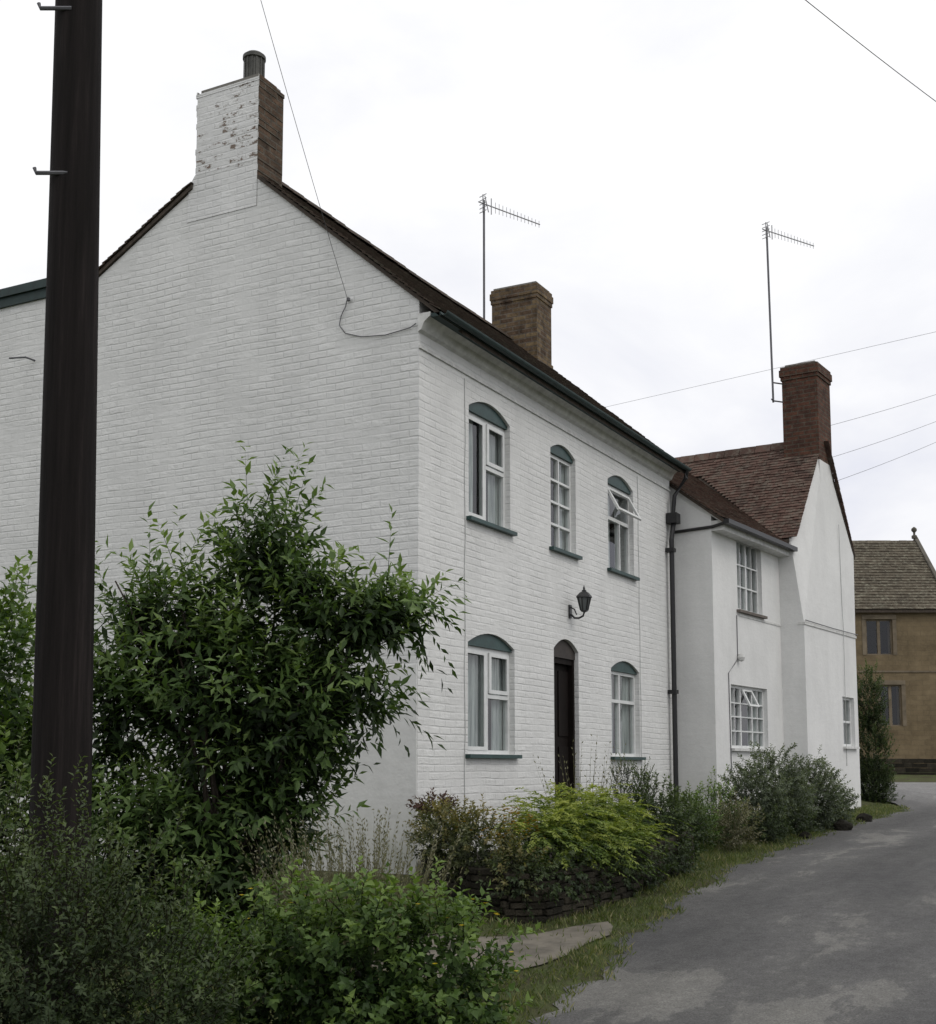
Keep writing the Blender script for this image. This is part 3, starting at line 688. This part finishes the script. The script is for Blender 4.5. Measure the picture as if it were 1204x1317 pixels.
def shoots(lobes,dens,K,leafL,leafW,shootL,up=.6,spread=1.,droop=.2,inner=.35,jit=.5,taper=True,lumpy=1.0,arch=0.,flat=0.,twig=True):
    PP=[];DD=[];NN=[];LL=[];WW=[];TT=[]
    for (cx,cy,cz,rx,ry,rz) in lobes:
        S=max(8,int(dens*(rx*ry+ry*rz+rx*rz)/3*4))
        d=rng.normal(size=(S,3)); d/=np.linalg.norm(d,axis=1,keepdims=True)
        rf=inner+(1-inner)*rng.random(S)**.6
        ph=rng.random(6)*6.28
        lump=1+lumpy*(.14*np.sin(4*d[:,0]+ph[0])*np.sin(5*d[:,2]+ph[1])+.12*np.sin(7*d[:,1]+ph[2])*np.sin(8*d[:,2]+ph[3])+.08*rng.normal(size=S))
        c=np.array([cx,cy,cz])+d*np.array([rx,ry,rz])*(rf*lump)[:,None]
        sd=d*np.array([.9,.9,.9*(1-flat)])+np.array([0,0,up])+rng.normal(size=(S,3))*jit*.5*np.array([1,1,1-flat]); sd/=np.linalg.norm(sd,axis=1,keepdims=True)
        sl=shootL*(.6+.8*rng.random(S))
        a=np.cross(sd,rng.normal(size=(S,3)) if not flat else np.tile([0,0,1.],(S,1))); a/=np.linalg.norm(a,axis=1,keepdims=True)+1e-9; bb=np.cross(sd,a)*(1-flat*.8)
        s=np.linspace(-.5,.5,K)
        ang=np.arange(K)*(2.4 if not flat else math.pi)+ (rng.random((S,1))*6.28 if not flat else rng.normal(size=(S,1))*.3)
        P=c[:,None]+sd[:,None]*(s[None]*sl[:,None])[...,None]
        if arch: P=P-np.array([0,0,1.])*(arch*(sl[:,None]*(s[None]+.5)**2))[...,None]
        per=a[:,None]*np.cos(ang)[...,None]+bb[:,None]*np.sin(ang)[...,None]
        sp=spread*(1.15-.7*(s[None]+.5))[...,None]
        D=sd[:,None]*.7+per*sp-np.array([0,0,1.])*(droop+arch*(s[None]+.5)*1.2)[...,None]+rng.normal(size=(S,K,3))*.15
        Nn=per*(-.4)*(1-flat)+sd[:,None]*.5*(1-flat)+np.array([0,0,.8])+rng.normal(size=(S,K,3))*.35
        Lf=leafL*(.6+.6*rng.random((S,K)))*( (1.05-.45*np.abs(s)[None]) if taper else 1)
        T=.08+.42*np.clip((rf-inner)/(1-inner),0,1)[:,None]**1.8+.22*d[:,2][:,None]+.26*rng.random((S,1))+.14*rng.random((S,K))+.14*(s[None]+.5)  # paints shade into tint: darker inside each lobe, lighter outward and on top
        PP.append(P.reshape(-1,3));DD.append(D.reshape(-1,3));NN.append(Nn.reshape(-1,3));LL.append(Lf.ravel());WW.append((Lf*leafW/leafL).ravel());TT.append(T.ravel())
        if twig and not arch: PP.append(c-sd*sl[:,None]*.7);DD.append(sd);NN.append(a);LL.append(sl*1.15);WW.append(np.full(S,.006));TT.append(np.zeros(S))
    return [np.concatenate(x) for x in (PP,DD,NN,LL,WW,TT)]
E=np.array([.468,-.884]); Fd=np.array([.884,.468])
def loc(bx,by,s,z,rx,rz,dep=0,ry=None):
    p=np.array([bx,by])+E*s+Fd*dep
    return (p[0],p[1],z,(ry or rx),rx,rz)
# --- big broad leaved tree-shrub
T0=(-3.87,-.82)
lob=[loc(*T0,.12,2.5,.32,.42),loc(*T0,-.40,1.95,.46,.42,.1),loc(*T0,.70,2.05,.42,.28,-.1),loc(*T0,-.05,1.5,.78,.62,.1),loc(*T0,.48,1.5,.44,.48,0),
     loc(*T0,-.88,1.45,.34,.55,.1),loc(*T0,-.08,.6,.66,.65,.1),loc(*T0,-.72,2.15,.15,.28),loc(*T0,1.02,2.05,.24,.14,-.1),loc(*T0,.25,.9,.38,.5,0),loc(*T0,-.7,.5,.6,.6,.1),loc(*T0,.42,2.3,.26,.24,-.1),loc(*T0,-.1,.0,.5,.45,-.1)]
tree=empty('tree',(0,0,0),'bushy broad-leaved young tree with many upright leafy shoots by the gable','tree')
A=shoots(lob,215,12,.112,.040,.32,up=.5,spread=1.15,droop=.3,inner=.25,lumpy=1.6)
tops=[loc(*T0,.12,2.75,.34,.36),loc(*T0,-.45,2.15,.5,.42),loc(*T0,.72,2.15,.55,.28),loc(*T0,.5,1.5,.48,.6),loc(*T0,-.85,1.95,.28,.45)]
A2=shoots(tops,36,17,.108,.038,.52,up=.75,spread=1.1,droop=.25,inner=.85,jit=.9)
A2[5]=A2[5]+.17
arcs=[loc(*T0,1.05,2.15,.38,.16,-.1),loc(*T0,.85,1.6,.26,.25,-.05)]
A3=shoots(arcs,110,15,.11,.038,.55,up=.25,spread=1.0,droop=.3,inner=.5,arch=.35)
A3[5]=A3[5]+.1
A=[np.concatenate([x,y,z]) for x,y,z in zip(A,A2,A3)]
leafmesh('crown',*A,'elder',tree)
b=B(); bx0,by0=T0
for i in range(20):
    s=random.uniform(-.25,.2); a=random.uniform(-.9,.95); zt=random.uniform(1.4,2.5); dp=random.uniform(-.3,.3)
    pts=[]
    for k in range(6):
        t=k/5; q=E*(s+(a-s)*t**1.8)+Fd*(dp*t); pts.append((bx0+q[0]+.02*math.sin(k*2+i),by0+q[1]+.02*math.cos(k*3+i),-.45+(zt+.45)*t))
    b.tube(pts,.026,6,0,.006)
b.obj('trunk',['bark'],tree,smooth=True)
def plant(name,lobes,dens,K,lL,lW,sL,mat,label,cat='shrub',**kw):
    extra={k:kw.pop(k) for k in list(kw) if k in('group',)}
    A=shoots(lobes,dens,K,lL,lW,sL,**kw)
    o=leafmesh(name,*A,mat); o['label']=label; o['category']=cat
    for k,v in extra.items(): o[k]=v
    return o
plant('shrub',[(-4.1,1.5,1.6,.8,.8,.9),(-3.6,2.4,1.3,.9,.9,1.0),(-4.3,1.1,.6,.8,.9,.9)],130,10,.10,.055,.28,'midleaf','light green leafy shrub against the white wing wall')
plant('shrub',[loc(-6.97,-2.46,-.15,.12,.62,.70,0),loc(-6.97,-2.46,.28,-.1,.38,.60,.1),loc(-6.97,-2.46,-.5,.22,.5,.65,.2),loc(-6.97,-2.46,.1,-.5,.6,.4,0)],620,13,.034,.016,.16,'darkleaf','dense dark fine-leaved bush at the foot of the pole',up=.7,spread=1.0,inner=.4,lumpy=1.7)
fb=[loc(-5.6,-3.05,-.08,.05,.42,.42,0),loc(-5.6,-3.05,.30,-.03,.34,.40,0),loc(-5.6,-3.05,-.45,-.02,.4,.42,.15),loc(-5.6,-3.05,-.85,-.2,.35,.45,.2),loc(-5.6,-3.05,.12,-.42,.50,.36,-.1)]
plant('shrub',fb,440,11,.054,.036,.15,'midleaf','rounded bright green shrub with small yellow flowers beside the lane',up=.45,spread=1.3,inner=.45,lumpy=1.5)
P=[];D=[];
for i in range(30):
    l=random.choice(fb[:3]); d=rng.normal(size=3); d[2]=abs(d[2])*.8+.1; d/=np.linalg.norm(d)
    c=np.array(l[:3])+d*np.array(l[3:])*1.10
    for k in range(5):
        an=k*1.257; P.append(c); D.append([math.cos(an),math.sin(an),.35])
P=np.array(P);D=np.array(D)
o=leafmesh('flowers',P,D,np.tile([0,0,1.],(len(P),1)),np.full(len(P),.016),np.full(len(P),.013),rng.random(len(P)),'yellow'); o['kind']='stuff'; o['label']='scattered small yellow flowers'
def spikes(name,cx,cy,z0,rad,h,n,K,mat,label,lL=.03,lean=.35,cat='plant',sw=.005):
    P=[];D=[];L=[];W=[];T=[]
    for i in range(n):
        a=rng.random()*6.28; r=rad*math.sqrt(rng.random()); x=cx+r*math.cos(a); y=cy+r*math.sin(a)
        d=np.array([math.cos(a)*lean*r/rad,math.sin(a)*lean*r/rad,1.])+rng.normal(size=3)*.08; d/=np.linalg.norm(d)
        hh=h*(.6+.5*rng.random()); p0=np.array([x,y,z0])
        P.append(p0);D.append(d);L.append(hh);W.append(sw);T.append(.3)
        for k in range(K):
            s=hh*(.25+.75*k/K); v=rng.normal(size=3); P.append(p0+d*s); D.append(d+v*.5); L.append(lL);W.append(lL*.35);T.append(.3+.6*rng.random())
    P=np.array(P);D=np.array(D)
    o=leafmesh(name,P,D,rng.normal(size=P.shape),np.array(L),np.array(W),np.array(T),mat); o['label']=label; o['category']=cat; return o
spikes('plant',-4.3,-2.05,-.3,.36,.98,280,26,'straw','pale grey-green upright lavender clump behind the bush',lL=.028)
# bed plants
plant('shrub',[(-.72,-.80,.38,.33,.33,.30),(-.95,-1.2,.30,.34,.34,.34),(-.45,-.5,.35,.28,.28,.3),(-1.1,-1.6,.12,.28,.25,.28)],500,12,.045,.024,.14,'sage','sage green shrub with orange flowers on the raised bed',up=.4)
P=[];D=[]
for i in range(170):
    d=rng.normal(size=3); d/=np.linalg.norm(d); d[2]=abs(d[2])
    if rng.random()<.7: d[1]=-abs(d[1])
    c=np.array([-.72,-1.25,.36])+d*np.array([.40,.42,.28])*(.9+.15*rng.random())
    for k in range(5):
        an=k*1.257; P.append(c); D.append([math.cos(an),math.sin(an),.4+.2*rng.random()])
P=np.array(P);D=np.array(D)
o=leafmesh('flowers',P,D,np.tile([0,0,1.],(len(P),1)),np.full(len(P),.022),np.full(len(P),.018),rng.random(len(P)),'orange'); o['kind']='stuff'; o['label']='small orange flowers over the sage shrub'
plant('plant',[(-.25,-.35,.62,.24,.18,.12)],400,10,.06,.03,.12,'redleaf','low dull red-leaved plant by the house corner',cat='plant')
plant('juniper',[(.1,-1.5,.50,.60,.5,.28),(-.45,-1.6,.38,.5,.4,.26),(.7,-1.55,.56,.5,.45,.26),(1.2,-1.6,.48,.38,.4,.26),(.4,-1.95,.30,.85,.25,.22)],400,24,.050,.019,.32,'lime','spreading golden green juniper in layered sprays over the bed wall',spread=.9,droop=.05,up=.18,inner=.45,arch=.34,lumpy=1.8,flat=.7)
plant('shrub',[(-.3,-1.9,.06,.8,.22,.27),(.8,-2.0,.06,.85,.22,.30),(-1.05,-1.65,.03,.35,.3,.25),(1.8,-2.0,.05,.5,.25,.3)],360,12,.045,.024,.16,'darkleaf','dark trailing shrub hanging over the stone bed wall',up=.1,droop=.4)
plant('shrub',[(1.95,-1.8,.42,.42,.38,.42),(2.7,-1.75,.3,.42,.38,.38)],430,12,.05,.028,.14,'darkleaf','dark green rounded shrub at the end of the raised bed',up=.3)
plant('conifer',[(2.6,-1.2,.75,.18,.18,.35),(3.2,-1.2,.7,.16,.16,.35)],600,12,.035,.014,.14,'darkleaf','small dark dwarf conifer in front of the downpipe',up=1.3,spread=.6)
spikes('plant',1.9,-1.0,.1,.22,1.35,26,12,'straw','tall sparse wispy plant beside the front door',lL=.04,sw=.008)
plant('plant',[(4.5,-1.9,.28,.42,.32,.36)],420,12,.045,.014,.18,'straw','pale dry flowering clump at the wall foot',cat='plant',up=.6)
plant('shrub',[(3.9,-1.5,.3,.5,.4,.42),(5.0,-1.5,.35,.5,.4,.45)],300,12,.045,.024,.16,'midleaf','mid green low shrub along the cottage front')
plant('shrub',[(5.9,-1.75,.5,.5,.5,.52),(6.6,-1.85,.68,.60,.5,.58)],460,12,.048,.027,.13,'grey','large rounded grey-green shrub in front of the cottage',up=.2,lumpy=1.0,inner=.5,spread=1.2)
plant('shrub',[(8.4,-1.95,.55,.58,.45,.60),(9.2,-2.0,.42,.5,.4,.48),(7.6,-1.8,.42,.45,.4,.42)],460,12,.048,.027,.13,'grey','rounded grey-green shrub by the lane edge',up=.2,lumpy=1.0,inner=.5,spread=1.2)
plant('shrub',[(5.6,-2.05,.2,.4,.25,.3),(7.2,-2.0,.25,.5,.25,.32),(9.9,-2.0,.35,.4,.3,.35)],300,12,.04,.022,.14,'darkleaf','low dark plants along the lane verge',up=.3)
plant('conifer',[(15.75,-1.5,1.1,.42,.42,1.2),(15.7,-1.5,2.3,.33,.33,.75),(15.9,-1.4,.5,.5,.5,.6)],420,12,.065,.028,.2,'darkleaf','tall dark conifer at the end of the gable',up=1.1,spread=.6)
for (x,y,s) in ((8.6,-2.35,.15),(10.6,-2.3,.13),(6.9,-2.2,.09)):
    bm=bmesh.new(); bmesh.ops.create_icosphere(bm,subdivisions=2,radius=s)
    for v in bm.verts: v.co*= 1+random.uniform(-.18,.18); v.co.z*=.7; v.co+=V((x,y,zg(x,y)+s*.35))
    me=bpy.data.meshes.new('rock'); bm.to_mesh(me); bm.free(); me.materials.append(M['stone'])
    o=bpy.data.objects.new('rock',me); scene.collection.objects.link(o); o['label']='rough grey brown stone on the grass verge'; o['category']='rock'; o['group']='stones on the verge'
# grass
def inpoly(x,y,poly):
    c=False; j=len(poly)-1
    for i in range(len(poly)):
        if ((poly[i][1]>y)!=(poly[j][1]>y)) and x<(poly[j][0]-poly[i][0])*(y-poly[i][1])/(poly[j][1]-poly[i][1])+poly[i][0]: c=not c
        j=i
    return c
P=[];D=[];L=[];T=[]
cnt=0
while cnt<66000:
    cnt+=1
    x=-6+ (21*rng.random()**1.5); e=edge(x); wd=1.6 if x>-1 else 2.4
    y=e-.10+wd*rng.random()**1.3
    if x>14.2 and y>-1.6: continue
    dn=.5+.5*math.sin(x*5.3+math.sin(y*9))*math.sin(y*7+x*2)
    if y<e+.10 and rng.random()>.35: continue
    if rng.random()>.3+.65*dn: continue
    if inpoly(x,y,pathp) and rng.random()>.07: continue
    P.append((x,y,zg(x,y))); v=rng.normal(size=3)*.6; D.append((v[0],v[1],1)); L.append(.025+.06*rng.random()*(.4+dn)); T.append(rng.random()*.8+.25*dn)
P=np.array(P);D=np.array(D);L=np.array(L)
o=leafmesh('grass',P,D,rng.normal(size=P.shape),L,np.full(len(P),.010),np.array(T),'grass'); o['kind']='stuff'; o['label']='short uneven grass along the lane verge'

# ================================================================ pole, wires, antennas
pole=empty('utility_pole',(0,0,0),'dark creosoted wooden utility pole rising from the bushes','pole')
pb=V((-5.918,-1.222,-.6)); pt=V((-5.98,-1.10,9.8))
b=B(); pts=[pb+(pt-pb)*(i/12) for i in range(13)]; b.tube(pts,.170,28,0,.105); b.obj('shaft',['pole'],pole,smooth=True)
def at(z): return pb+(pt-pb)*((z-pb.z)/(pt.z-pb.z))
eL=V((-.468,.884,0)); eF=V((-.884,-.468,0))
for z,sg in ((4.33,1),(5.32,1),(6.2,1),(7.1,-1)):
    b=B(); c=at(z); b.tube([c+eF*.13-eL*.0*sg,c+eF*.13+eL*.18*sg,c+eF*.13+eL*.19*sg+V((0,0,.03))],.012,6)
    b.obj('step_bolt',['metal'],pole)
b=B(); c=at(9.5); b.box(Frame(c,eL,(0,0,1),eF),-.5,.5,-.05,.05,.10,.18)
b.obj('crossarm',['pole'],pole)
for s in (-.4,.0,.4): one(lambda b:b.lathe(c+eL*s+eF*.14+V((0,0,.05)),[(.015,0),(.04,.03),(.05,.07),(.03,.12),(0,.13)],10),'insulator',['metal'],pole)
def wire(p0,p1,sag,r,label):
    p0,p1=V(p0),V(p1); pts=[p0+(p1-p0)*(i/24)-V((0,0,4*sag*(i/24)*(1-i/24))) for i in range(25)]
    b=B(); b.tube(pts,r,5); o=b.obj('overhead_cable',['wire']); o['label']=label; o['category']='cable'; o['group']='overhead cables'
    return o
wire(at(9.55),G1.p(.86,5.97,.05),.12,.0028,'thin service cable from the pole to the gable')
wire(at(9.6),(13.5,-6.2,10.85),.42,.0055,'overhead cable crossing above the lane')
offp=V((21.99,-4.78,0))
wire((26,9.1,12.3),offp+V((0,0,12.1)),.0,.0048,'overhead cable passing behind the cottages')
wire(F2.p(2.0,7.3,-.30),offp+V((0,0,10.9)),.1,.004,'overhead cable attached near the brick chimney')
wire(F2.p(2.12,6.75,.1),offp+V((0,0,10.45)),.12,.004,'overhead cable attached to the gable top')
wire(F2.p(2.25,6.35,.35),offp+V((0,0,10.1)),.12,.004,'overhead cable attached below the gable top')
def antenna(base,top,L,label,brk,tilt=-.02):
    a=empty('tv_antenna',(0,0,0),label,'antenna',group='rooftop aerials')
    b=B(); b.tube([base,top],.02,8)
    for (p,q) in brk: b.tube([p,q],.014,6)
    b.obj('mast',['metal'],a)
    b=B(); dr=V((.914,-.407,tilt)).normalized(); o=V(top)-V((0,0,.06)); side=V((0,0,1))
    b.tube([o-dr*.12,o+dr*L],.010,6)
    for i in range(13):
        q=o+dr*(.25+(L-.27)*i/12); h=.095-.003*i
        b.tube([q-side*h,q+side*h],.005,5)
    q=o+dr*.16; b.tube([q-side*.14,q+side*.14],.010,6)
    y=dr.cross(side)
    for k in (-.14,-.07,.0,.07,.14): b.tube([o-dr*.02+side*k-y*.09*(1),o-dr*.02+side*k+y*.09],.007,5)
    b.tube([o-dr*.02+side*.16,o-dr*.02-side*.16],.010,5)
    b.tube([o+side*.15+dr*.02,o-side*.12+dr*.10],.009,5)
    b.obj('aerial',['antenna'],a)
antenna(V((7.17,2.92,7.9)),V((7.17,2.92,10.45)),1.25,'television aerial on a slim mast beside the squat chimney',[(V((7.17,2.92,8.3)),V((7.3,2.8,8.3))),(V((7.17,2.92,8.05)),V((7.3,2.8,8.05)))])
mb=V((12.10,-.62,7.75)); mt=V((12.07,-.59,11.15)); ck=F2.p(1.32,0,-.3)
antenna(mb,mt,1.45,'television aerial on a tall mast bracketed to the brick chimney',[(mb+V((0,0,.03)),V((ck.x+.05,ck.y,7.78))),(mb+V((0,0,.38)),V((ck.x+.05,ck.y,8.13))),(mb+V((.0,0,.03)),mb+V((-.12,.0,.03)))],.05)

# ================================================================ world, light, camera
w=bpy.data.worlds.new('World'); scene.world=w; w.use_nodes=True; nt=w.node_tree
bg=nt.nodes['Background']; sky=N(nt,'ShaderNodeTexSky',sky_type='NISHITA'); sky.sun_disc=False
SE=48
sky.sun_elevation=math.radians(SE)
tc=N(nt,'ShaderNodeTexCoord'); g=tc.outputs['Generated']
sz=N(nt,'ShaderNodeSeparateXYZ'); link(nt,g,sz.inputs[0])
cl=noise(nt,vscale(nt,g,(2.2,2.2,5.0)),1.5,6,.55,.3)
lowc=ramp(nt,cl,[(.36,(7.4,7.6,8.7)),(.50,(8.5,8.6,9.3)),(.62,(9.7,9.7,10.0))])
highc=ramp(nt,cl,[(.34,(9.7,9.75,10.1)),(.50,(10.6,10.6,10.7)),(.62,(11.2,11.2,11.2))])
f=maprange(nt,sz.outputs[2],.14,.42,0,1)
cc=mix(nt,f,lowc,highc)
cm=mix(nt,.96,sky.outputs[0],cc)
link(nt,cm,bg.inputs[0]); bg.inputs[1].default_value=.1
sv=V((-.25,-.968,0)).normalized()*math.cos(math.radians(SE))+V((0,0,math.sin(math.radians(SE))))
sky.sun_rotation=math.atan2(sv.x,sv.y)
sd=bpy.data.lights.new('sun','SUN'); sd.energy=.8; sd.angle=math.radians(25); sd.color=(1,.96,.90)
so=bpy.data.objects.new('sun',sd); scene.collection.objects.link(so); so.rotation_euler=(-sv).to_track_quat('-Z','Y').to_euler()
cd=bpy.data.cameras.new('camera'); co=bpy.data.objects.new('camera',cd); scene.collection.objects.link(co)
co.location=(-11.08,-6.44,1.0); co.rotation_euler=(math.radians(96.44),0,math.radians(27.9-90))
cd.sensor_fit='VERTICAL'; cd.sensor_height=36; cd.sensor_width=36; cd.lens=44.83; cd.shift_y=.1075; cd.clip_start=.1; cd.clip_end=3000
scene.camera=co
scene.view_settings.view_transform='Standard'; scene.view_settings.look='None'; scene.view_settings.exposure=0
